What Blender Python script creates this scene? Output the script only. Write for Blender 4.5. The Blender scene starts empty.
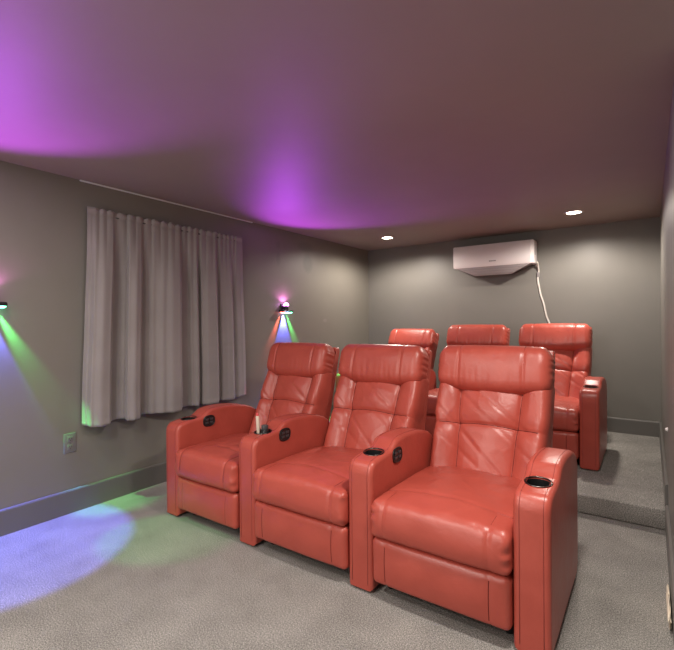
import bpy, bmesh, math, random
from mathutils import Vector, Matrix, noise

C = bpy.context.scene.collection
PI = math.pi
random.seed(4)

# ------------------------------------------------------------------ layout (metres)
XL, XR, YB, YF, H = -3.299, 0.088, 5.503, -1.6, 2.327      # left wall, right wall, back wall, front wall, ceiling
XA, YA = 0.95, 2.15                                        # alcove by the entrance, where the right wall ends
PH, YS = 0.127, 3.40                                       # carpeted platform: height, front edge

# ------------------------------------------------------------------ materials
def srgb(r, g, b):
    f = lambda c: c / 12.92 if c <= .04045 else ((c + .055) / 1.055) ** 2.4
    return (f(r / 255), f(g / 255), f(b / 255), 1)

def mat(name, col, rough=.5, metal=0.0, spec=.5, emit=None, estr=0.0, coat=0.0):
    m = bpy.data.materials.new(name); m.use_nodes = True
    b = m.node_tree.nodes['Principled BSDF']
    b.inputs['Base Color'].default_value = col
    b.inputs['Roughness'].default_value = rough
    b.inputs['Metallic'].default_value = metal
    b.inputs['Specular IOR Level'].default_value = spec
    b.inputs['Coat Weight'].default_value = coat
    if emit:
        b.inputs['Emission Color'].default_value = emit
        b.inputs['Emission Strength'].default_value = estr
    return m

def N(m, t, **kw):
    n = m.node_tree.nodes.new(t)
    for k, v in kw.items():
        if k in n.inputs: n.inputs[k].default_value = v
        else: setattr(n, k, v)
    return n

def link(m, a, ao, b, bi): m.node_tree.links.new(a.outputs[ao], b.inputs[bi])

def ramp(m, stops):
    r = N(m, 'ShaderNodeValToRGB'); e = r.color_ramp.elements
    while len(e) < len(stops): e.new(.5)
    for k, (p, c) in enumerate(stops):
        e[k].position = p; e[k].color = c
    return r

def bump(m, src, out, strength, dist, normal_from=None):
    b = N(m, 'ShaderNodeBump', Strength=strength, Distance=dist)
    link(m, src, out, b, 'Height')
    if normal_from: link(m, normal_from, 'Normal', b, 'Normal')
    return b

def paint(name, c1, c2, rough, spec=.5, bstr=.12, stains=()):
    m = mat(name, c1, rough, spec=spec); p = m.node_tree.nodes['Principled BSDF']
    tc = N(m, 'ShaderNodeTexCoord')
    n = N(m, 'ShaderNodeTexNoise', Scale=1.6, Detail=5.0, Roughness=.6)
    link(m, tc, 'Object', n, 'Vector')
    r = ramp(m, [(.3, c1), (.7, c2)]); link(m, n, 'Fac', r, 'Fac')
    src, out = r, 'Color'
    for (pos, rad, col, amt) in stains:                    # patched paint
        d = N(m, 'ShaderNodeVectorMath', operation='SUBTRACT'); link(m, tc, 'Object', d, 0)
        d.inputs[1].default_value = pos
        s = N(m, 'ShaderNodeVectorMath', operation='DIVIDE'); link(m, d, 'Vector', s, 0); s.inputs[1].default_value = rad
        l = N(m, 'ShaderNodeVectorMath', operation='LENGTH'); link(m, s, 'Vector', l, 0)
        k = N(m, 'ShaderNodeMapRange'); link(m, l, 'Value', k, 'Value')
        k.inputs['From Min'].default_value = 1.0; k.inputs['From Max'].default_value = .55
        k.inputs['To Max'].default_value = amt
        x = N(m, 'ShaderNodeMix', data_type='RGBA'); link(m, k, 'Result', x, 0)
        link(m, src, out, x, 6); x.inputs[7].default_value = col
        src, out = x, 2
    link(m, src, out, p, 'Base Color')
    f = N(m, 'ShaderNodeTexNoise', Scale=190.0, Detail=3.0); link(m, tc, 'Object', f, 'Vector')
    b = bump(m, f, 'Fac', bstr, .002); link(m, b, 'Normal', p, 'Normal')
    return m

WALLC1, WALLC2 = (.188, .177, .152, 1), (.208, .196, .169, 1)
DARK = (.105, .100, .092, 1)
M = {}
M['wall'] = paint('wall_paint', (.178, .172, .156, 1), (.197, .190, .172, 1), .42)
M['wall_left'] = paint('wall_paint_patched', WALLC1, WALLC2, .42, stains=[
    ((XL, 4.12, 2.0), (.2, .11, .13), DARK, .55), ((XL, 4.08, 2.19), (.2, .17, .07), DARK, .3),
    ((XL, 3.61, 2.0), (.2, .04, .09), DARK, .35), ((XL, 3.61, 2.15), (.2, .04, .05), DARK, .25),
    ((XL, 4.45, 1.33), (.2, .05, .03), (.3, .28, .26, 1), .35)])
M['ceiling'] = paint('ceiling_paint', (.29, .243, .218, 1), (.315, .265, .238, 1), .56, spec=.7, bstr=.05)
M['base'] = paint('baseboard_paint', (.13, .126, .118, 1), (.145, .14, .13, 1), .38, bstr=.03)

def carpet(name):
    m = mat(name, (.3, .28, .26, 1), .95, spec=.15); p = m.node_tree.nodes['Principled BSDF']
    tc = N(m, 'ShaderNodeTexCoord')
    n1 = N(m, 'ShaderNodeTexNoise', Scale=175.0, Detail=5.0, Roughness=.75); link(m, tc, 'Object', n1, 'Vector')
    n2 = N(m, 'ShaderNodeTexVoronoi', Scale=240.0); link(m, tc, 'Object', n2, 'Vector')
    n3 = N(m, 'ShaderNodeTexNoise', Scale=5.0, Detail=3.0); link(m, tc, 'Object', n3, 'Vector')
    r = ramp(m, [(.36, (.09, .106, .097, 1)), (.5, (.275, .262, .242, 1)), (.64, (.55, .53, .50, 1))])
    link(m, n1, 'Fac', r, 'Fac')
    r2 = ramp(m, [(.3, (.86, .86, .86, 1)), (.7, (1.1, 1.1, 1.1, 1))]); link(m, n3, 'Fac', r2, 'Fac')
    x = N(m, 'ShaderNodeMix', data_type='RGBA', blend_type='MULTIPLY'); x.inputs[0].default_value = 1
    link(m, r, 'Color', x, 6); link(m, r2, 'Color', x, 7)
    link(m, x, 2, p, 'Base Color')
    a = bump(m, n2, 'Distance', .5, .004)
    b = bump(m, n1, 'Fac', .5, .006, a); link(m, b, 'Normal', p, 'Normal')
    return m
M['carpet'] = carpet('carpet_pile')

def leather(name, c1, c2, rough):
    m = mat(name, c1, rough, spec=.5, coat=.0); p = m.node_tree.nodes['Principled BSDF']
    tc = N(m, 'ShaderNodeTexCoord')
    n = N(m, 'ShaderNodeTexNoise', Scale=7.0, Detail=4.0); link(m, tc, 'Object', n, 'Vector')
    r = ramp(m, [(.3, c1), (.7, c2)]); link(m, n, 'Fac', r, 'Fac'); link(m, r, 'Color', p, 'Base Color')
    v = N(m, 'ShaderNodeTexVoronoi', Scale=260.0); link(m, tc, 'Object', v, 'Vector')
    w = N(m, 'ShaderNodeTexNoise', Scale=22.0, Detail=3.0, Distortion=.6); link(m, tc, 'Object', w, 'Vector')
    a = bump(m, v, 'Distance', .10, .002)
    b = bump(m, w, 'Fac', .16, .010, a); link(m, b, 'Normal', p, 'Normal')
    rr = N(m, 'ShaderNodeMapRange'); link(m, n, 'Fac', rr, 'Value')
    rr.inputs['To Min'].default_value = rough - .05; rr.inputs['To Max'].default_value = rough + .08
    link(m, rr, 'Result', p, 'Roughness')
    return m
M['leather'] = leather('red_leather', (.40, .069, .048, 1), (.46, .083, .058, 1), .35)
M['thread'] = mat('seam_thread', (.12, .016, .014, 1), .9, spec=.15)
M['stitch'] = mat('welt_leather', (.30, .048, .038, 1), .5)
M['black'] = mat('black_plastic', (.012, .012, .013, 1), .35)
M['void'] = mat('dark_dust_cover', (.015, .013, .012, 1), .9)
M['button'] = mat('button_plastic', (.05, .05, .055, 1), .3)
M['chrome'] = mat('cup_rim_metal', (.10, .095, .09, 1), .30, metal=1)
M['white'] = mat('white_plastic', (.84, .80, .80, 1), .35)
M['white2'] = mat('grey_white_plastic', (.34, .31, .315, 1), .45)
M['greymark'] = mat('grey_print', (.27, .25, .255, 1), .5)
M['cable'] = mat('white_cable', (.76, .73, .68, 1), .5)
M['strip'] = mat('pale_metal', (.75, .80, .79, 1), .45, metal=.2)
M['rod'] = mat('dark_rod', (.08, .07, .07, 1), .4, metal=.7)
M['plate'] = mat('grey_wall_plate', (.17, .165, .16, 1), .35)
M['slot'] = mat('socket_slot', (.02, .02, .02, 1), .6)
M['sconce'] = mat('sconce_black_metal', (.03, .03, .035, 1), .35, metal=.5)
M['trimw'] = mat('downlight_trim_white', (.5, .46, .44, 1), .5)
M['lamp'] = mat('lamp_glow', (1, .9, .78, 1), .5, emit=(1, .86, .68, 1), estr=30)
M['led_p'] = mat('led_magenta', (.9, .3, .9, 1), .3, emit=(1.0, .30, 1.0, 1), estr=14)
M['led_r'] = mat('led_red', (.9, .2, .2, 1), .3, emit=(1.0, .22, .16, 1), estr=7)
M['led_b'] = mat('led_blue', (.3, .4, 1, 1), .3, emit=(.45, .60, 1.0, 1), estr=10)
M['led_g'] = mat('led_green', (.2, 1, .4, 1), .3, emit=(.15, 1.0, .45, 1), estr=9)
M['tan'] = mat('tan_plastic', (.62, .52, .42, 1), .45)
M['redtip'] = mat('red_tip', (.55, .04, .05, 1), .4)
M['cloth'] = mat('cream_cloth', (.85, .76, .62, 1), .85)

def fabric(name):
    m = mat(name, (.2, .18, .17, 1), .85, spec=.2); p = m.node_tree.nodes['Principled BSDF']
    p.inputs['Sheen Weight'].default_value = .25
    tc = N(m, 'ShaderNodeTexCoord')
    n = N(m, 'ShaderNodeTexNoise', Scale=3.0, Detail=4.0); link(m, tc, 'Object', n, 'Vector')
    r = ramp(m, [(.3, (.255, .232, .222, 1)), (.7, (.30, .272, .26, 1))]); link(m, n, 'Fac', r, 'Fac'); link(m, r, 'Color', p, 'Base Color')
    w = N(m, 'ShaderNodeTexNoise', Scale=14.0, Detail=4.0, Distortion=.8); link(m, tc, 'Object', w, 'Vector')
    g = N(m, 'ShaderNodeTexNoise', Scale=400.0); link(m, tc, 'Object', g, 'Vector')
    a = bump(m, g, 'Fac', .15, .002)
    b = bump(m, w, 'Fac', .12, .012, a); link(m, b, 'Normal', p, 'Normal')
    return m
M['curtain'] = fabric('curtain_cloth')

# ------------------------------------------------------------------ mesh helpers
def obj(name, bm, m, parent=None, smooth=None, kind=None):
    me = bpy.data.meshes.new(name)
    bmesh.ops.recalc_face_normals(bm, faces=bm.faces)
    bm.to_mesh(me); bm.free()
    for mm in (m if isinstance(m, (list, tuple)) else [m]): me.materials.append(mm)
    if smooth is not None:
        me.polygons.foreach_set('use_smooth', [True] * len(me.polygons))
        if smooth < 179: me.set_sharp_from_angle(angle=math.radians(smooth))
    o = bpy.data.objects.new(name, me); C.objects.link(o)
    if parent: o.parent = parent
    if kind: o['kind'] = kind
    return o

def thing(name, label, cat, loc=(0, 0, 0), rotz=0, group=None):
    o = bpy.data.objects.new(name, None); C.objects.link(o)
    o.location = loc; o.rotation_euler = (0, 0, rotz); o.empty_display_size = .1
    o['label'] = label; o['category'] = cat
    if group: o['group'] = group
    return o

def tag(o, label, cat, group=None):
    o['label'] = label; o['category'] = cat
    if group: o['group'] = group
    return o

def add_box(bm, lo, hi, bev=0, seg=2):
    c = [(a + b) / 2 for a, b in zip(lo, hi)]; s = [b - a for a, b in zip(lo, hi)]
    r = bmesh.ops.create_cube(bm, size=1, matrix=Matrix.Translation(c) @ Matrix.Diagonal((*s, 1)))
    if bev:
        es = set(e for v in r['verts'] for e in v.link_edges)
        bmesh.ops.bevel(bm, geom=list(es), offset=bev, segments=seg, affect='EDGES', profile=.5)

def add_lathe(bm, prof, c, axis='Z', seg=28, tilt=None, caps=True):
    rings = []
    M3 = tilt if tilt is not None else Matrix.Identity(3)
    for (r, h) in prof:
        ring = []
        for k in range(seg):
            a = 2 * PI * k / seg
            if axis == 'Z': v = Vector((r * math.cos(a), r * math.sin(a), h))
            elif axis == 'X': v = Vector((h, r * math.cos(a), r * math.sin(a)))
            else: v = Vector((r * math.cos(a), h, r * math.sin(a)))
            ring.append(bm.verts.new(Vector(c) + M3 @ v))
        rings.append(ring)
    for a, b in zip(rings, rings[1:]):
        for k in range(seg):
            bm.faces.new((a[k], a[(k + 1) % seg], b[(k + 1) % seg], b[k]))
    if caps:
        bm.faces.new(rings[0]); bm.faces.new(rings[-1])
    else:                                            # a closed loop of profile rings
        for k in range(seg): bm.faces.new((rings[-1][k], rings[-1][(k + 1) % seg], rings[0][(k + 1) % seg], rings[0][k]))

def add_tube(bm, pts, r, seg=6, closed=False):
    pts = [Vector(p) for p in pts]; n = len(pts); rings = []
    up = None
    for i, p in enumerate(pts):
        a = pts[(i - 1) % n] if (closed or i > 0) else p
        b = pts[(i + 1) % n] if (closed or i < n - 1) else p
        t = (b - a).normalized()
        if up is None:
            up = t.orthogonal().normalized()
        up = (up - t * up.dot(t)).normalized()
        s = t.cross(up)
        rings.append([bm.verts.new(p + (up * math.cos(2 * PI * k / seg) + s * math.sin(2 * PI * k / seg)) * r) for k in range(seg)])
    for i in range(n if closed else n - 1):
        a, b = rings[i], rings[(i + 1) % n]
        for k in range(seg):
            bm.faces.new((a[k], a[(k + 1) % seg], b[(k + 1) % seg], b[k]))
    if not closed:
        bm.faces.new(rings[0]); bm.faces.new(rings[-1])

def rounded(a, b, c, r, nu, nv, nw, fn=None, xf=None):
    """Rounded box of half sizes a,b,c (x, front-to-back y, z) with gridded faces; fn(p, front) moves points."""
    bm = bmesh.new(); cache = {}
    def grid(n, half, rr):                       # denser rows in the rounded rim
        k = 4; inner = half - rr
        e = [half - rr * (j / k) for j in range(k)]
        left = [-x for x in e]
        mid = [-inner + 2 * inner * j / n for j in range(n + 1)]
        return left + mid + e[::-1]
    X, Y, Z = grid(nu, a, r), grid(nv, b, r), grid(nw, c, r)
    def put(i, j, k):
        key = (i, j, k)
        if key in cache: return cache[key]
        p = Vector((X[i], Y[j], Z[k]))
        q = Vector((max(-(a - r), min(a - r, p.x)), max(-(b - r), min(b - r, p.y)), max(-(c - r), min(c - r, p.z))))
        d = p - q
        if d.length > 1e-9: p = q + d.normalized() * r
        if fn: p = fn(p.copy(), d.normalized() if d.length > 1e-9 else d)
        if xf: p = xf @ p
        v = bm.verts.new(p); cache[key] = v
        return v
    nx, ny, nz = len(X) - 1, len(Y) - 1, len(Z) - 1
    def q(f, A, B):
        for i in range(A):
            for j in range(B):
                bm.faces.new((f(i, j), f(i + 1, j), f(i + 1, j + 1), f(i, j + 1)))
    for s in (0, nz): q(lambda i, j: put(i, j, s), nx, ny)
    for s in (0, ny): q(lambda i, j: put(i, s, j), nx, nz)
    for s in (0, nx): q(lambda i, j: put(s, i, j), ny, nz)
    return bm

def gauss(x, s): return math.exp(-(x / s) ** 2)
def sstep(a, b, x):
    t = max(0, min(1, (x - a) / (b - a))); return t * t * (3 - 2 * t)

# ------------------------------------------------------------------ room shell
def poly_slab(pts, z0, z1):
    bm = bmesh.new()
    lo = [bm.verts.new((x, y, z0)) for x, y in pts]; hi = [bm.verts.new((x, y, z1)) for x, y in pts]
    bm.faces.new(lo); bm.faces.new(hi)
    n = len(pts)
    for k in range(n): bm.faces.new((lo[k], lo[(k + 1) % n], hi[(k + 1) % n], hi[k]))
    return bm

plan = [(XL, YF), (XA, YF), (XA, YA), (XR, YA), (XR, YB), (XL, YB)]
obj('floor', poly_slab(plan, -.1, 0), M['carpet'], kind='structure')
obj('ceiling', poly_slab([(XL - .12, YF - .12), (XA + .12, YF - .12), (XA + .12, YB + .12), (XL - .12, YB + .12)], H, H + .1), M['ceiling'], kind='structure')
bm = bmesh.new(); add_box(bm, (XL + .001, YS, .001), (XR - .001, YB - .001, PH), .012, 3)
obj('floor_platform', bm, M['carpet'], smooth=40, kind='structure')
for nm, lo, hi, m in (
        ('wall_left', (XL - .12, YF - .12, -.1), (XL, YB + .12, H), 'wall_left'),
        ('wall_back', (XL, YB, -.1), (XR + .12, YB + .12, H), 'wall'),
        ('wall_right', (XR, YA, -.1), (XR + .12, YB, H), 'wall'),
        ('wall_return', (XR + .12, YA, -.1), (XA + .12, YA + .12, H), 'wall'),
        ('wall_entrance', (XA, YF, -.1), (XA + .12, YA, H), 'wall'),
        ('wall_front', (XL, YF - .12, -.1), (XA + .12, YF, H), 'wall')):
    bm = bmesh.new(); add_box(bm, lo, hi); obj(nm, bm, M[m], kind='structure')

def baseboard(name, p, q, nrm, z, h):
    """Board from p to q (plan), standing out along nrm, with an eased top edge."""
    p, q, nn = Vector((*p, 0)), Vector((*q, 0)), Vector((*nrm, 0))
    prof = [(0, 0), (.016, 0), (.016, h - .012), (.013, h - .004), (.006, h), (0, h)]
    bm = bmesh.new()
    A = [bm.verts.new(p + nn * a + Vector((0, 0, z + b))) for a, b in prof]
    B = [bm.verts.new(q + nn * a + Vector((0, 0, z + b))) for a, b in prof]
    bm.faces.new(A); bm.faces.new(B)
    for k in range(len(prof)): bm.faces.new((A[k], A[(k + 1) % 6], B[(k + 1) % 6], B[k]))
    obj(name, bm, M['base'], kind='structure')
baseboard('baseboard_left', (XL, YF), (XL, YS), (1, 0), 0, .162)
baseboard('baseboard_left_upper', (XL, YS), (XL, YB), (1, 0), PH, .154)
baseboard('baseboard_back', (XL, YB), (XR, YB), (0, -1), PH, .154)
baseboard('baseboard_right_upper', (XR, YB), (XR, YS + .02), (-1, 0), PH, .154)
baseboard('baseboard_right', (XR, YS), (XR, YA), (-1, 0), 0, .162)

# ------------------------------------------------------------------ recliner
AW = .14                                             # arm width
CUPY, CUPR = .142, .049

def arm_profile():
    pts = [(.0, .012), (.0, .562)]
    for k in range(1, 7):                            # rolled front top edge
        a = PI / 2 * k / 6
        pts.append((.05 - .05 * math.cos(a), .562 + .066 * math.sin(a)))
    pts += [(.09, .634), (.14, .638), (.19, .642)]
    for k in range(1, 9):                            # rise behind the cup holder
        t = k / 8; pts.append((.19 + .10 * t, .642 + .044 * (t * t * (3 - 2 * t))))
    pts += [(.32, .690), (.38, .691), (.46, .687), (.55, .677), (.63, .661), (.69, .641), (.735, .615), (.76, .575), (.768, .52),
            (.768, .13), (.755, .06), (.72, .012)]
    return pts

def arm_top(y):
    P = arm_profile()
    for (a, b), (c, d) in zip(P, P[1:]):
        if c > a and a <= y <= c and b > .5: return b + (d - b) * (y - a) / (c - a)
    return .6

def make_arm(parent, xc, first):
    bm = bmesh.new(); P = arm_profile(); w = AW / 2
    nx = 1
    L = [bm.verts.new((xc - w, y, z)) for y, z in P]; R = [bm.verts.new((xc + w, y, z)) for y, z in P]
    fl = bm.faces.new(L); fr = bm.faces.new(R)
    for k in range(len(P)): bm.faces.new((L[k], L[(k + 1) % len(P)], R[(k + 1) % len(P)], R[k]))
    bmesh.ops.recalc_face_normals(bm, faces=bm.faces)
    es = list(fl.edges) + list(fr.edges)
    bmesh.ops.bevel(bm, geom=es, offset=.022, segments=5, affect='EDGES', profile=.5, clamp_overlap=True)
    arm = obj('armrest', bm, M['leather'], parent, smooth=40)
    # real hole for the cup
    cb = bmesh.new(); add_lathe(cb, [(CUPR, .53), (CUPR, .75)], (xc, CUPY, 0), seg=40)
    cut = obj('cutter', cb, M['leather'], parent)
    md = arm.modifiers.new('b', 'BOOLEAN'); md.operation = 'DIFFERENCE'; md.object = cut; md.solver = 'EXACT'
    dg = bpy.context.evaluated_depsgraph_get(); dg.update()
    me = bpy.data.meshes.new_from_object(arm.evaluated_get(dg)); arm.modifiers.clear(); arm.data = me
    me.polygons.foreach_set('use_smooth', [True] * len(me.polygons)); me.set_sharp_from_angle(angle=math.radians(35))
    bpy.data.objects.remove(cut)
    # seams just inside both edges
    for s in (-1, 1):
        x = xc + s * (w - .026)
        top = [(x, -.0008, z) for z in (.04, .2, .4)] + [(x, y - .0006 if y < .04 else y, z + .0006) for y, z in P[1:-5]]
        seam(arm, top, .0013, 'stitch')
    # cup holder: metal rim and dark well
    z = arm_top(CUPY) + .001
    slope = Matrix.Rotation(math.atan2(arm_top(CUPY + .03) - arm_top(CUPY - .03), .06), 3, 'X')
    cb = bmesh.new(); R0 = CUPR - .002
    add_lathe(cb, [(R0, -.003), (R0, -.07), (.0002, -.071), (.0002, -.074), (R0 + .0015, -.073), (R0 + .0015, -.003)], (xc, CUPY, z), seg=36, caps=False)
    cup = obj('cup_holder', cb, M['black'], arm, smooth=40)
    rb = bmesh.new(); n = 40; mj, mn = CUPR + .0025, .0036
    add_tube(rb, [Vector((xc, CUPY, z)) + slope @ Vector((mj * math.cos(2 * PI * k / n), mj * math.sin(2 * PI * k / n), 0)) for k in range(n)], mn, 8, True)
    rim = obj('cup_rim', rb, M['chrome'], arm, smooth=180)
    # oval switch on the face towards the seat on its right
    if first != 'end':
        pb = bmesh.new(); xs = xc + w
        prof = [(1.0, -.004), (1.0, .004), (.9, .007), (.8, .003), (.0001, .003)]
        rings = []
        for (r, h) in prof:
            rings.append([pb.verts.new((xs + h, .262 + r * .052 * (abs(math.cos(a)) ** .75) * (1 if math.cos(a) >= 0 else -1),
                                        .606 + r * .040 * (abs(math.sin(a)) ** .75) * (1 if math.sin(a) >= 0 else -1)))
                          for a in (2 * PI * k / 36 for k in range(36))])
        for a, b in zip(rings, rings[1:]):
            for k in range(36): pb.faces.new((a[k], a[(k + 1) % 36], b[(k + 1) % 36], b[k]))
        pb.faces.new(rings[0]); pb.faces.new(rings[-1])
        panel = obj('switch_panel', pb, M['black'], arm, smooth=40)
        for (dy, dz) in ((-.02, .012), (.02, .012), (-.02, -.012), (.02, -.012)):
            bb = bmesh.new(); add_box(bb, (xs + .002, .262 + dy - .014, .606 + dz - .008), (xs + .0065, .262 + dy + .014, .606 + dz + .008), .002, 2)
            obj('button', bb, M['button'], panel, smooth=40)
    return arm

TILT = math.atan(.391)
V_ = Vector((0, math.sin(TILT), math.cos(TILT))); F_ = Vector((0, -math.cos(TILT), math.sin(TILT)))
B0 = Vector((0, .67, .456))                          # a point of the front plane of the back

def seam(parent, pts, r=.0018, m='thread'):
    bm = bmesh.new(); add_tube(bm, pts, r, 5)
    return obj('seam', bm, M[m], parent, smooth=180)

def set_recline(parts, deg):
    """Tip the back about the hinge behind the seat."""
    h = Vector((0, .74, .40))
    for o in parts:
        o.matrix_basis = Matrix.Translation(h) @ Matrix.Rotation(math.radians(-deg), 4, 'X') @ Matrix.Translation(-h)

def make_chair(name, label, group, loc, seed, left_arm, gap, tip):
    root = thing(name, label, 'recliner', loc, 0, group)
    rs = random.Random(seed); ox = rs.uniform(0, 50)
    def nz(x, y, z=0): return noise.noise(Vector((x + ox, y, z)))
    def wr(x, y, s=1.0):                              # ridged folds
        return (1 - abs(nz(x, y))) ** 3 * s
    # arms
    if left_arm: make_arm(root, -(gap + AW) / 2, 'first')
    make_arm(root, (gap + AW) / 2, 'end' if left_arm is None else 'mid')
    # ---- seat cushion
    a, b, c = gap / 2 - .002, .36, .091
    S1, S2 = -a + .075, a - .085
    yc, zc = .335, .379
    def seat_fn(p, d):
        x, y, z = p
        u, v = x / a, y / b
        top = z > 0
        if top and abs(d.z) > .1 or (top and d.length < 1e-6):
            p.z += .030 * (1 - u * u) * (1 - v ** 4) * sstep(-.2, .8, z / c)
            p.z -= .012 * sstep(.1, .9, v)                                     # dips towards the back
            w = sstep(-.2, .7, z / c)
            gs = .007 * (gauss(y + b - .15 - .015 * (1 - u * u), .008)) * w * (1 if S1 < x < S2 else .6)
            p.z -= gs
            p.z += w * .006 * nz(x * 5, y * 4, 3) + w * .005 * wr(x * 7, y * 9 + 5) * sstep(1, .2, abs(u)) - w * .003
            for k in (-1, 1):
                p.z -= w * .007 * gauss((x - k * .09) - (y + .1) * k * .45, .03) * sstep(.0, .5, v)
        if y < -b + .09:                                                       # front roll
            w = sstep(-b + .09, -b + .01, y)
            zz = (z + c) / (2 * c)
            p.y -= w * .022 * math.sin(PI * min(1, max(0, zz)) ** .8) * (1 - .5 * u ** 4)
            p.y += w * .006 * (gauss(x - S1, .007) + gauss(x - S2, .007))
            p.y += w * .004 * nz(x * 6, z * 9, 9)
            e = sstep(.86, 1, abs(u))
            p.y += w * e * .006 * math.sin(z * 95 + nz(x, z * 10) * 4)
        # long seams run over the top of the front roll
        if top and y < -b + .15:
            p.z -= .004 * (gauss(x - S1, .007) + gauss(x - S2, .007)) * sstep(.0, .8, z / c)
        return p
    xf = Matrix.Translation((0, yc, zc))
    bm = rounded(a, b, c, .034, 60, 54, 14, seat_fn, xf)
    seat = obj('seat_cushion', bm, M['leather'], root, smooth=180)
    def seat_pt(x, y, z, d):
        return xf @ seat_fn(Vector((x, y, z)), Vector(d))
    for S in (S1, S2):
        pts = [seat_pt(S, -b, z, (0, -1, 0)) + Vector((0, -.0004, 0)) for z in (-.03, -.01, .01, .03)]
        for k in range(7):
            an = PI / 2 * k / 6
            pts.append(seat_pt(S, -(b - .034) - .034 * math.cos(an), (c - .034) + .034 * math.sin(an), (0, -math.cos(an), math.sin(an))))
        for y in (-b + .075, -b + .1, -b + .125): pts.append(seat_pt(S, y, c, (0, 0, 1)))
        seam(seat, pts)
    pts = []
    for k in range(33):
        x = -a * .93 + 1.86 * a * k / 32; u = x / a
        pts.append(seat_pt(x, -b + .15 + .015 * (1 - u * u), c, (0, 0, 1)) + Vector((0, 0, .0004)))
    seam(seat, pts, .0015, 'stitch')
    # ---- footrest
    fa, fb, fc = gap / 2 - .004, .05, .108
    def foot_fn(p, d):
        x, y, z = p; u, v = x / fa, z / fc
        if y < 0:
            w = sstep(0, -fb, y)
            p.y -= w * .016 * (1 - u ** 4) * (1 - v * v)
            p.y += w * .004 * (gauss(x - S1, .007) + gauss(x - S2, .007))
            p.y += w * .003 * nz(x * 5, z * 6, 20)
        return p
    xf2 = Matrix.Translation((0, .033, .178))
    bm = rounded(fa, fb, fc, .026, 50, 4, 18, foot_fn, xf2)
    foot = obj('footrest', bm, M['leather'], root, smooth=180)
    for S in (S1, S2):
        seam(foot, [xf2 @ foot_fn(Vector((S, -fb, z)), Vector((0, -1, 0))) + Vector((0, -.0004, 0)) for z in [-.08 + .01 * k for k in range(17)]])
    # ---- backrest
    ba, bt, bl = gap / 2 + .006, .07, .315            # half width, half thickness, half length
    cen = B0 + V_ * .245 - F_ * bt
    R3 = Matrix((Vector((1, 0, 0)), -F_, V_)).transposed()
    xf3 = Matrix.Translation(cen) @ R3.to_4x4()
    HS = .008                                         # cross seam
    def seam_u(v): return .168 + .012 * v
    tw = rs.uniform(-1, 1)
    def back_fn(p, d):
        x, y, z = p; u, v = x / ba, z / bl
        if y < .02:
            w = sstep(.02, -bt, y)
            su = seam_u(v)
            ax = abs(x)
            mid = 1 if ax < su else 0
            if mid:
                t = x / su
                puff = .030 * (1 - t * t) ** .75 if abs(t) < 1 else 0
                puff *= .75 + .25 * (1 - v * v)
                puff += .012 * math.exp(-((z - .10) / .12) ** 2) * (1 - t * t)
            else:
                t = (ax - su) / (ba - su)
                puff = .040 * math.sin(PI * min(1, t * .92)) ** .8
            puff -= .004 * gauss(ax - su, .009)
            puff -= .010 * gauss(z - HS - .012 * math.cos(u * 2), .008) * (1 if mid else .6)
            puff -= .010 * gauss(z - HS - .012 * math.cos(u * 2), .035)
            # pulled creases
            dsx = (ax - su)
            cre = 0
            for q, (z0, sl, amp) in enumerate(((.16, .9, .010), (-.16, -1.1, .011), (-.24, .8, .009), (.06, -1.0, .006))):
                dd = (z - z0 - sl * (x if q % 2 else -x) * .8)
                cre += amp * gauss(dd, .016) * sstep(.19, .03, abs(ax - su * (.75 if mid else 1.25))) * (.6 + .6 * nz(q * 3.1, 7))
            puff -= cre * .75
            puff += .006 * nz(x * 7, z * 5, 40) + .0028 * (wr(x * 7 + z * 4, z * 6 - x * 4) - .4)
            p.y -= w * puff
            # side flare
            p.y -= w * .018 * sstep(.7, 1, abs(u)) * sstep(1.0, .2, v)
        p.x *= 1 - .032 * sstep(.25, -.05, v)
        return p
    bm = rounded(ba, bt, bl, .04, 116, 6, 84, back_fn, xf3)
    back = obj('backrest', bm, M['leather'], root, smooth=180)
    def back_pt(x, z): return xf3 @ back_fn(Vector((x, -bt, z)), Vector((0, -1, 0)))
    for s in (-1, 1):
        seam(back, [back_pt(s * seam_u(z / bl), z) + F_ * .0022 for z in [-.27 + .54 * k / 60 for k in range(61)]])
    seam(back, [back_pt(x, HS + .012 * math.cos(x / ba * 2)) + F_ * .0022 for x in [-.285 + .57 * k / 60 for k in range(61)]])
    # ---- headrest
    ha, ht, hl = gap / 2 + .012, .082, .128
    T2 = math.radians(14)
    v2 = Vector((0, math.sin(T2), math.cos(T2))); f2 = Vector((0, -math.cos(T2), math.sin(T2)))
    R4 = Matrix((Vector((1, 0, 0)), -f2, v2)).transposed()
    xf4 = Matrix.Translation((0, .900, 1.020)) @ R4.to_4x4()
    HU = .185
    def head_fn(p, d):
        x, y, z = p; u, v = x / ha, z / hl
        if y < .04:
            w = sstep(.04, -ht, y)
            p.y -= w * .022 * (1 - v * v) * (1 - .5 * u ** 4)
            p.y += w * .007 * (gauss(x - HU, .007) + gauss(x + HU, .007))
            p.y += w * .004 * nz(x * 5, z * 5, 60)
            p.y -= w * .0035 * nz(x * 38, z * 4, 70) * sstep(.2, -.8, v)       # gathers above the lower seam
            p.y -= w * .0025 * nz(x * 30, z * 3, 71) * sstep(.2, .9, v)
        p.z -= .028 * sstep(.78, 1.0, abs(u)) ** 2 * sstep(.2, 1, v)
        p.z -= .030 * (1 - u * u) * sstep(.2, -1, v)                          # lower edge sags
        p.z += .006 * (1 - u * u) * sstep(0, 1, v)
        e = sstep(.93, 1, abs(u))
        p.x -= math.copysign(e * .0022 * (1 + math.sin(z * 150 + ox + 3 * nz(z * 12, 2))), x)
        return p
    bm = rounded(ha, ht, hl, .062, 66, 6, 22, head_fn, xf4)
    head = obj('headrest', bm, M['leather'], root, smooth=180)
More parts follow.
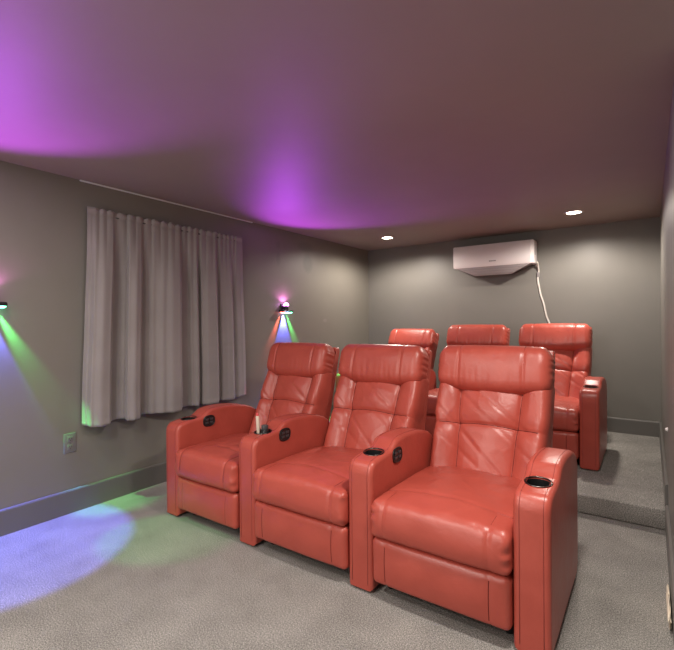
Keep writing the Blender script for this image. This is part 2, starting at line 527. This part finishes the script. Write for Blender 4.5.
    for s in (-1, 1):
        pts = [xf4 @ head_fn(Vector((s * HU, -ht, z)), Vector((0, -1, 0))) for z in (-.06, -.03, 0, .03, .06)]
        for k in range(1, 8):
            an = PI / 2 * k / 7
            pts.append(xf4 @ head_fn(Vector((s * HU, -(ht - .062) - .062 * math.cos(an), .066 + .062 * math.sin(an))), Vector((0, -1, 0))))
        seam(head, pts)
    # ---- rear shell
    sh = bmesh.new()
    prof = [(.79, .10), (.795, .50), (.86, .60), (.985, 1.10), (.995, 1.125), (1.03, 1.125), (1.045, 1.10), (.93, .55), (.875, .45), (.87, .10)]
    w = gap / 2 - .004
    L = [sh.verts.new((-w, y, z)) for y, z in prof]; R = [sh.verts.new((w, y, z)) for y, z in prof]
    fl = sh.faces.new(L); fr = sh.faces.new(R)
    for k in range(len(prof)): sh.faces.new((L[k], L[(k + 1) % len(prof)], R[(k + 1) % len(prof)], R[k]))
    bmesh.ops.bevel(sh, geom=list(fl.edges) + list(fr.edges), offset=.015, segments=3, affect='EDGES', profile=.5)
    shell = obj('back_shell', sh, M['leather'], root, smooth=40)
    set_recline((back, head, shell), tip)
    # ---- base under the seat, with feet
    bb = bmesh.new(); add_box(bb, (-gap / 2 + .004, .09, .045), (gap / 2 - .004, .80, .285), .006, 1)
    base = obj('base', bb, M['void'], root)
    for sx in (-1, 1):
        for y in (.11, .72):
            fb_ = bmesh.new(); add_lathe(fb_, [(.018, 0), (.022, .01), (.022, .05)], (sx * (gap / 2 - .04), y, 0), seg=14)
            obj('foot', fb_, M['black'], base, smooth=40)
    return root

ARMX = (-2.662, -1.940, -1.157, -.378)                # centres of the four armrests of a row
SEATX = [(p + q) / 2 for p, q in zip(ARMX, ARMX[1:])]
front = [
    ('Red leather recliner at the left end of the front row, nearest the curtain', True),
    ('Red leather recliner in the middle of the front row, between two others', False),
    ('Red leather recliner at the right end of the front row, its outer side in shadow', None)]
chairs = []
for k, (lab, la) in enumerate(front):
    chairs.append(make_chair('recliner', lab, 'red recliners in the front row', (SEATX[k], 1.828, 0), 11 + 7 * k, la, ARMX[k + 1] - ARMX[k] - AW, (4, 3.5, 0)[k]))

def copy_tree(o, parent=None):
    c = o.copy(); C.objects.link(c)
    if parent: c.parent = parent
    for ch in list(o.children): copy_tree(ch, c)
    return c
back_labels = ['Red leather recliner at the left end of the back row on the carpeted platform',
               'Red leather recliner in the middle of the back row, below the air conditioner',
               'Red leather recliner at the right end of the back row, by the platform aisle']
for k, lab in enumerate(back_labels):
    c = copy_tree(chairs[k]); c.location = (SEATX[k] + (-.09, -.014, -.014)[k], 3.975, PH)
    set_recline([o for o in c.children if o.name.split('.')[0] in ('backrest', 'headrest', 'back_shell')], (15, 5, 3)[k])
    c['label'] = lab; c['group'] = 'red recliners in the back row'

# ------------------------------------------------------------------ things in the second cup holder of the front row
cx, cy, cz = ARMX[1], 1.828 + CUPY, .5695
st = thing('marker', 'Slender tan stick with a red tip standing in the front row cup holder', 'marker', (cx - .027, cy - .006, cz + .0005))
tl = Matrix.Rotation(math.radians(-3.5), 3, 'Y') @ Matrix.Rotation(math.radians(1), 3, 'X')
bm = bmesh.new(); add_lathe(bm, [(.0095, .002), (.011, .006), (.011, .158), (.009, .163)], (0, 0, 0), seg=16, tilt=tl); obj('barrel', bm, M['tan'], st, smooth=40)
bm = bmesh.new(); add_lathe(bm, [(.0085, .1625), (.0085, .176), (.003, .183)], (0, 0, 0), seg=16, tilt=tl); obj('tip', bm, M['redtip'], st, smooth=40)
jr = thing('small_bottle', 'Small black capped bottle beside the tan stick in the front row cup holder', 'bottle', (cx + .0125, cy + .004, cz + .0005))
bm = bmesh.new(); add_lathe(bm, [(.021, 0), (.0235, .004), (.0235, .070), (.019, .078), (.018, .082)], (0, 0, 0), seg=24); obj('bottle_body', bm, M['black'], jr, smooth=40)
bm = bmesh.new(); add_lathe(bm, [(.0205, .081), (.0215, .083), (.0215, .106), (.019, .110)], (0, 0, 0), seg=24); obj('cap', bm, M['button'], jr, smooth=40)

# ------------------------------------------------------------------ curtain over the left wall
BOT = [(1.50, .12), (1.53, .38), (1.57, .80), (1.64, 1), (1.695, .92), (1.712, .35), (1.75, .22), (1.81, .35), (1.84, .86), (1.90, 1), (1.935, .88),
       (1.948, .2), (1.99, .28), (2.06, .5), (2.16, .78), (2.25, .98), (2.31, .95), (2.328, .25), (2.38, .22), (2.44, .45), (2.495, .62), (2.512, .15),
       (2.55, .5), (2.63, .72), (2.715, .78), (2.73, .2), (2.78, .42), (2.85, .5), (2.905, .55), (2.922, .2), (2.98, .35), (3.03, .32), (3.065, .2)]
TOP = [1.59, 1.648, 1.728, 1.81, 1.889, 1.96, 2.03, 2.117, 2.19, 2.26, 2.33, 2.392, 2.46, 2.526, 2.60, 2.68, 2.745, 2.808, 2.86, 2.906, 2.96]
def interp(tab, y):
    for (a, b), (c, d) in zip(tab, tab[1:]):
        if a <= y <= c:
            t = (y - a) / (c - a); t = t * t * (3 - 2 * t); return b + (d - b) * t
    return tab[0][1] if y < tab[0][0] else tab[-1][1]
ct = thing('curtain', 'Grey gathered curtain hanging on the left wall above the front row armrest', 'curtain', (XL, 2.3, 0))
bm = bmesh.new()
NY, NZ = 320, 96
ZR, ZT, ZB = 2.096, 2.134, .600
rows = []
for j in range(NZ + 1):
    t = j / NZ; z = ZB + (ZT - ZB) * t
    row = []
    for i in range(NY + 1):
        s = i / NY
        y = 1.50 + 1.565 * s
        d = interp(BOT, y)
        # folds shift and get finer towards the rod
        g = min(abs(y - q) for q in TOP)
        gath = min(1, g / .03) ** .6
        k = sstep(.62, .99, t)
        depth = (1 - k) * d * (.125 + .015 * (1 - t)) + k * (.020 + .016 * gath * (.6 + .5 * noise.noise(Vector((y * 9, 1, 5)))) + .016 * d)
        depth += .004 * noise.noise(Vector((y * 6, z * 3, 2))) + .003 * noise.noise(Vector((y * 3 + z * 4, z * 6 - y * 3, 8)))
        depth -= .003 * gauss(z - 1.08 - .02 * math.sin(y * 3), .010)            # pressed crease
        depth -= .003 * gauss(z - ZB - .045, .005)                              # hem
        if z > ZR - .035:
            depth = depth * (1 - .3 * gauss(z - ZR, .012)) + (.010 * gauss(z - ZT, .02)) * gath
        yy = y + .004 * noise.noise(Vector((y * 7, z * 2, 0)))
        yy = 2.29 + (yy - 2.28) * (.985 - .055 * sstep(0, 1, t)) + .012 * t
        yy *= 1.0145 - .309 * depth                  # fuller folds stand nearer the room
        zz = z + (.010 * noise.noise(Vector((y * 4, 0, 3))) if j == 0 else 0) + ((.012 * (gath - .6) + .010 * noise.noise(Vector((y * 16, 4, 1)))) if j == NZ else 0)
        zz -= .012 * d * (1 - t) ** 8 
        row.append(bm.verts.new((depth + .012, yy - 2.3, zz)))
    rows.append(row)
for a, b in zip(rows, rows[1:]):
    for i in range(NY): bm.faces.new((a[i], a[i + 1], b[i + 1], b[i]))
pan = obj('curtain_panel', bm, M['curtain'], ct, smooth=180)
sd = pan.modifiers.new('cloth_thickness', 'SOLIDIFY'); sd.thickness = .0035; sd.offset = 0
bm = bmesh.new(); add_tube(bm, [(.030, -.70, ZR), (.030, .70, ZR)], .008, 10)
obj('curtain_rod', bm, M['rod'], ct, smooth=180)
for y in (-.69, .69):
    bm = bmesh.new(); add_box(bm, (.0, y - .006, ZR - .014), (.036, y + .006, ZR + .014), .002); obj('rod_bracket', bm, M['rod'], ct)

# pale strip along the joint of ceiling and left wall
bm = bmesh.new(); add_box(bm, (XL + .001, 1.55, H - .010), (XL + .018, 3.22, H - .001), .003, 2)
tag(obj('ceiling_track', bm, M['strip'], smooth=40), 'Thin pale metal strip along the ceiling edge above the curtain', 'track')

# ------------------------------------------------------------------ wall outlet
ot = thing('wall_outlet', 'Dark grey outlet plate low on the left wall, left of the recliners', 'outlet', (XL, 1.466, .484))
bm = bmesh.new(); add_box(bm, (0, -.040, -.066), (.007, .040, .066), .003, 3); obj('cover_plate', bm, M['plate'], ot, smooth=40)
for dz in (-.027, .027):
    bm = bmesh.new(); add_box(bm, (.005, -.018, dz - .018), (.010, .018, dz + .018), .002, 2); sk = obj('socket', bm, M['plate'], ot, smooth=40)
    bm = bmesh.new()
    for dy in (-.007, .007): add_box(bm, (.0095, dy - .0015, dz - .002), (.0104, dy + .0015, dz + .008))
    add_lathe(bm, [(.003, .0095), (.003, .0104)], (0, 0, dz - .009), 'X', 10)
    obj('socket_slots', bm, M['slot'], sk)
bm = bmesh.new(); add_lathe(bm, [(.003, .006), (.003, .0083), (.001, .0086)], (0, 0, 0), 'X', 10); obj('screw', bm, M['chrome'], ot)

# ------------------------------------------------------------------ coloured wall lamps
def spot(name, loc, aim, power, col, size_deg, blend, rad, parent=None):
    l = bpy.data.lights.new(name, 'SPOT'); l.energy = power; l.color = col; l.spot_size = math.radians(size_deg); l.spot_blend = blend; l.shadow_soft_size = rad
    o = bpy.data.objects.new(name, l); C.objects.link(o)
    o.rotation_euler = Vector(aim).to_track_quat('-Z', 'Y').to_euler()
    o.location = loc
    if parent: o.parent = parent
    return o

def sconce(y, label):
    r = thing('wall_sconce', label, 'wall lamp', (XL, y, 1.46), 0, 'coloured wall lamps')
    bm = bmesh.new(); add_box(bm, (0, -.045, -.045), (.016, .045, .05), .006, 3); obj('wall_plate', bm, M['sconce'], r, smooth=40)
    bm = bmesh.new(); add_box(bm, (.012, -.088, -.040), (.075, .088, -.014), .009, 3); hd = obj('lamp_bar', bm, M['sconce'], r, smooth=40)
    bm = bmesh.new(); add_lathe(bm, [(.024, -.016), (.026, -.01), (.026, .026), (.020, .034)], (.045, .0, 0), seg=24); obj('upper_cup', bm, M['sconce'], r, smooth=40)
    bm = bmesh.new(); add_lathe(bm, [(.027, .030), (.026, .046), (.016, .060), (.001, .064)], (.045, .0, 0), seg=24); obj('upper_lens', bm, M['led_p'], r, smooth=180)
    for dy, m in ((-.058, 'led_r'), (0, 'led_b'), (.06, 'led_g')):
        bm = bmesh.new(); add_lathe(bm, [(.027, -.037), (.027, -.044), (.018, -.051), (.001, -.053)], (.045, dy, 0), seg=22); obj('lower_lens', bm, M[m], r, smooth=180)
    x, z = .013, -.056
    spot('blue_lamp', (x, 0, z), (.12, 0, -1), PW['b'], (.12, .15, 1.0), 54, .2, .010, r)
    for k, (ax, ay) in enumerate(((.02, .50), (.58, .40))):
        f = (1, .45)[k]
        spot('green_lamp', (x, .045, z), (ax, ay, -1), PW['g'] * f, (.10, 1.0, .20), (25, 25)[k], (.9, .5)[k], .010, r)
        spot('red_lamp', (x, -.045, z), (ax, -ay, -1), PW['r'] * f, (1.0, .14, .10), (25, 25)[k], (.9, .5)[k], .010, r)
    spot('magenta_lamp', (.055, 0, .072), (1.1, -.40, 1), PW['p'], (.50, .06, .90), 92, .6, .03, r)
    spot('magenta_lamp', (.052, 0, .072), (-.3, 0, 1), PW['q'], (1.0, .25, .85), 150, .5, .01, r)
PW = dict(b=265, g=125, r=105, p=84, q=2)
sconce(3.68, 'Small black wall lamp glowing pink and rainbow on the left wall beyond the curtain')
sconce(1.00, 'Small black wall lamp with green and blue beams at the left edge of the photo')

# ------------------------------------------------------------------ air conditioner and its cable
AX0, AX1, AYF = -1.968, -1.050, 5.30
ac = thing('air_conditioner', 'White wall-mounted air conditioner high on the back wall', 'air conditioner', (0, YB, 0))
bm = bmesh.new()
add_box(bm, (AX0, AYF + .02 - YB, 1.945), (AX1, -.001, 2.210), .014, 4); body = obj('body', bm, M['white'], ac, smooth=40)
bm = bmesh.new()
pr = [(AYF - YB, 1.965), (AYF - YB - .004, 2.06), (AYF - YB, 2.19), (AYF - YB + .012, 2.207), (AYF - YB + .03, 2.207), (AYF - YB + .03, 1.945), (AYF - YB + .012, 1.945)]
L = [bm.verts.new((AX0 + .002, y, z)) for y, z in pr]; R = [bm.verts.new((AX1 - .03, y, z)) for y, z in pr]
bm.faces.new(L); bm.faces.new(R)
for k in range(7): bm.faces.new((L[k], L[(k + 1) % 7], R[(k + 1) % 7], R[k]))
fp = obj('front_panel', bm, M['white'], ac, smooth=40)
bm = bmesh.new()
tp = [(AX0 + .02, AYF - YB + .012, 1.947), (AX1 - .03, AYF - YB + .012, 1.947), (AX1 - .03, -.002, 1.947), (AX0 + .02, -.002, 1.947)]
bt_ = [(AX0 + .25, AYF - YB + .055, 1.842), (AX1 - .25, AYF - YB + .055, 1.842), (AX1 - .25, -.002, 1.875), (AX0 + .25, -.002, 1.875)]
A = [bm.verts.new(p) for p in tp]; B = [bm.verts.new(p) for p in bt_]
bm.faces.new(A); bm.faces.new(B)
for k in range(4): bm.faces.new((A[k], A[(k + 1) % 4], B[(k + 1) % 4], B[k]))
bmesh.ops.bevel(bm, geom=list(bm.edges), offset=.006, segments=2, affect='EDGES', profile=.5)
lou = obj('air_outlet', bm, M['white2'], ac, smooth=40)
for t in (.25, .5, .75):
    bm = bmesh.new()
    p0 = Vector(tp[0]).lerp(Vector(bt_[0]), t); p1 = Vector(tp[1]).lerp(Vector(bt_[1]), t)
    add_tube(bm, [p0 + Vector((.03, -.0015, -.001)), p1 + Vector((-.03, -.0015, -.001))], .002, 6)
    obj('louver', bm, M['greymark'], lou, smooth=180)
bm = bmesh.new(); x = -1.535
for wd in (.012, .008, .010, .006, .012, .009):
    add_box(bm, (x, AYF - YB - .0050, 1.998), (x + wd, AYF - YB - .0005, 2.010), .001, 1); x += wd + .004
obj('badge', bm, M['greymark'], fp)
bm = bmesh.new(); add_box(bm, (AX1 - .001, AYF - YB + .06, 2.04), (AX1 + .003, AYF - YB + .085, 2.16), .001, 1); obj('side_vent', bm, M['greymark'], ac)

def catmull(P, n=8):
    P = [Vector(p) for p in P]; out = []
    for i in range(len(P) - 1):
        a, b, c, d = P[max(i - 1, 0)], P[i], P[i + 1], P[min(i + 2, len(P) - 1)]
        for k in range(n):
            t = k / n
            out.append(.5 * ((2 * b) + (c - a) * t + (2 * a - 5 * b + 4 * c - d) * t * t + (3 * b - a - 3 * c + d) * t ** 3))
    return out + [P[-1]]
bm = bmesh.new(); yw = YB - .011
add_tube(bm, catmull([(-1.036, yw - .07, 1.965), (-1.035, yw - .03, 1.925), (-1.035, yw, 1.86), (-1.045, yw, 1.78), (-1.028, yw, 1.67), (-1.015, yw, 1.60), (-.985, yw, 1.50),
                      (-.97, yw, 1.42), (-.955, yw, 1.35), (-.925, yw, 1.26), (-.91, yw, 1.1), (-.92, yw, .9), (-.91, yw, .6), (-.91, yw, .30)]), .0095, 8)
cb = thing('power_cable', 'White cable running down the back wall from the air conditioner', 'cable', (0, 0, 0))
obj('cable', bm, M['cable'], cb, smooth=180)
bm = bmesh.new(); add_box(bm, (-1.052, yw - .012, 1.80), (-1.028, yw + .010, 1.86), .003, 2); obj('cable_clip', bm, M['greymark'], cb, smooth=40)

# ------------------------------------------------------------------ ceiling downlights
def downlight(x, y, label):
    r = thing('recessed_downlight', label, 'ceiling light', (x, y, H), 0, 'recessed ceiling lights')
    bm = bmesh.new(); add_lathe(bm, [(.062, -.0005), (.088, -.0005), (.086, -.005), (.064, -.007), (.062, -.0005)], (0, 0, 0), seg=40); obj('trim_ring', bm, M['trimw'], r, smooth=40)
    bm = bmesh.new(); add_lathe(bm, [(.0615, -.0008), (.0615, -.003), (.03, -.004), (.001, -.0042)], (0, 0, 0), seg=36); obj('lens', bm, M['lamp'], r, smooth=40)
    spot('downlight_lamp', (0, 0, -.012), (0, 0, -1), 135, (1, .89, .79), 165, .5, .055, r)
downlight(-2.60, 4.79, 'Left lit recessed ceiling light, near the corner of the left and back walls')
downlight(-.585, 4.76, 'Right lit recessed ceiling light, above the right-end back row recliner')

def area(name, loc, size, power, col, aim=(0, 0, -1), spread=180):
    l = bpy.data.lights.new(name, 'AREA'); l.shape = 'DISK'; l.size = size; l.energy = power; l.color = col; l.spread = math.radians(spread)
    o = bpy.data.objects.new(name, l); C.objects.link(o); o.location = loc
    o.rotation_euler = Vector(aim).to_track_quat('-Z', 'Y').to_euler()
    return o
for x, y, e in ((-2.35, .60, 11), (-.30, 1.52, 40), (-1.45, 0, 32), (-1.5, -1.1, 26), (-.7, -1.0, 14)):   # the front downlights, over and behind the camera
    area('front_downlight_lamp', (x, y, H - .01), .22, e, (1, .92, .84))
l = area('front_fill_light', (-1.6, YF + .05, 1.35), 1.6, 32, (1, .93, .87), (0, 1, .12))  # soft fill lamp added at the unseen front wall, no screen stands there
# ------------------------------------------------------------------ small things by the right wall
bm = bmesh.new(); add_lathe(bm, [(.014, 0), (.014, -.003), (.009, -.006), (.008, -.012), (.005, -.014)], (0, 0, 0), 'X', 18)
k = obj('round_wall_mount', bm, M['white'], smooth=40); k.location = (XR, 3.43, .622)
tag(k, 'Small white round stop on the right wall above the step', 'wall stop')
bm = bmesh.new()
bmesh.ops.create_icosphere(bm, subdivisions=4, radius=1)
for v in bm.verts:
    p = v.co.copy(); n_ = noise.noise(p * 2.2) * .28 + noise.noise(p * 5.5) * .14
    p *= 1 + n_
    v.co = Vector((p.x * .007, p.y * .17, max(-.9, p.z) * .04))
zmin = min(v.co.z for v in bm.verts)
for v in bm.verts: v.co.z -= zmin
xmax = max(v.co.x for v in bm.verts)
k = obj('crumpled_cloth', bm, M['cloth'], smooth=60); k.location = (XR - .0175 - xmax, 2.45, .001)
tag(k, 'Crumpled cream cloth on the carpet against the right baseboard', 'cloth')

# ------------------------------------------------------------------ world, camera, view
w = bpy.data.worlds.new('world'); bpy.context.scene.world = w; w.use_nodes = True
w.node_tree.nodes['Background'].inputs['Color'].default_value = (.02, .02, .02, 1)

cam = bpy.data.cameras.new('camera'); co = bpy.data.objects.new('camera', cam); C.objects.link(co)
r_ = Vector((0.81904873, 0.57365322, -0.00900876)); u_ = Vector((0.00450899, 0.00926553, 0.99994691)); f_ = Vector((-0.57370624, 0.81904587, -0.00500232))
R = Matrix((r_, u_, -f_)).transposed()
co.matrix_world = Matrix.Translation((0, 0, 1.3)) @ R.to_4x4()
cam.sensor_fit = 'HORIZONTAL'; cam.sensor_width = 36; cam.lens = 446.68 * 36 / 674; cam.clip_start = .02
bpy.context.scene.camera = co
vs = bpy.context.scene.view_settings
vs.view_transform = 'Standard'; vs.look = 'None'; vs.gamma = 1; vs.exposure = -0.07; vs.use_curve_mapping = False
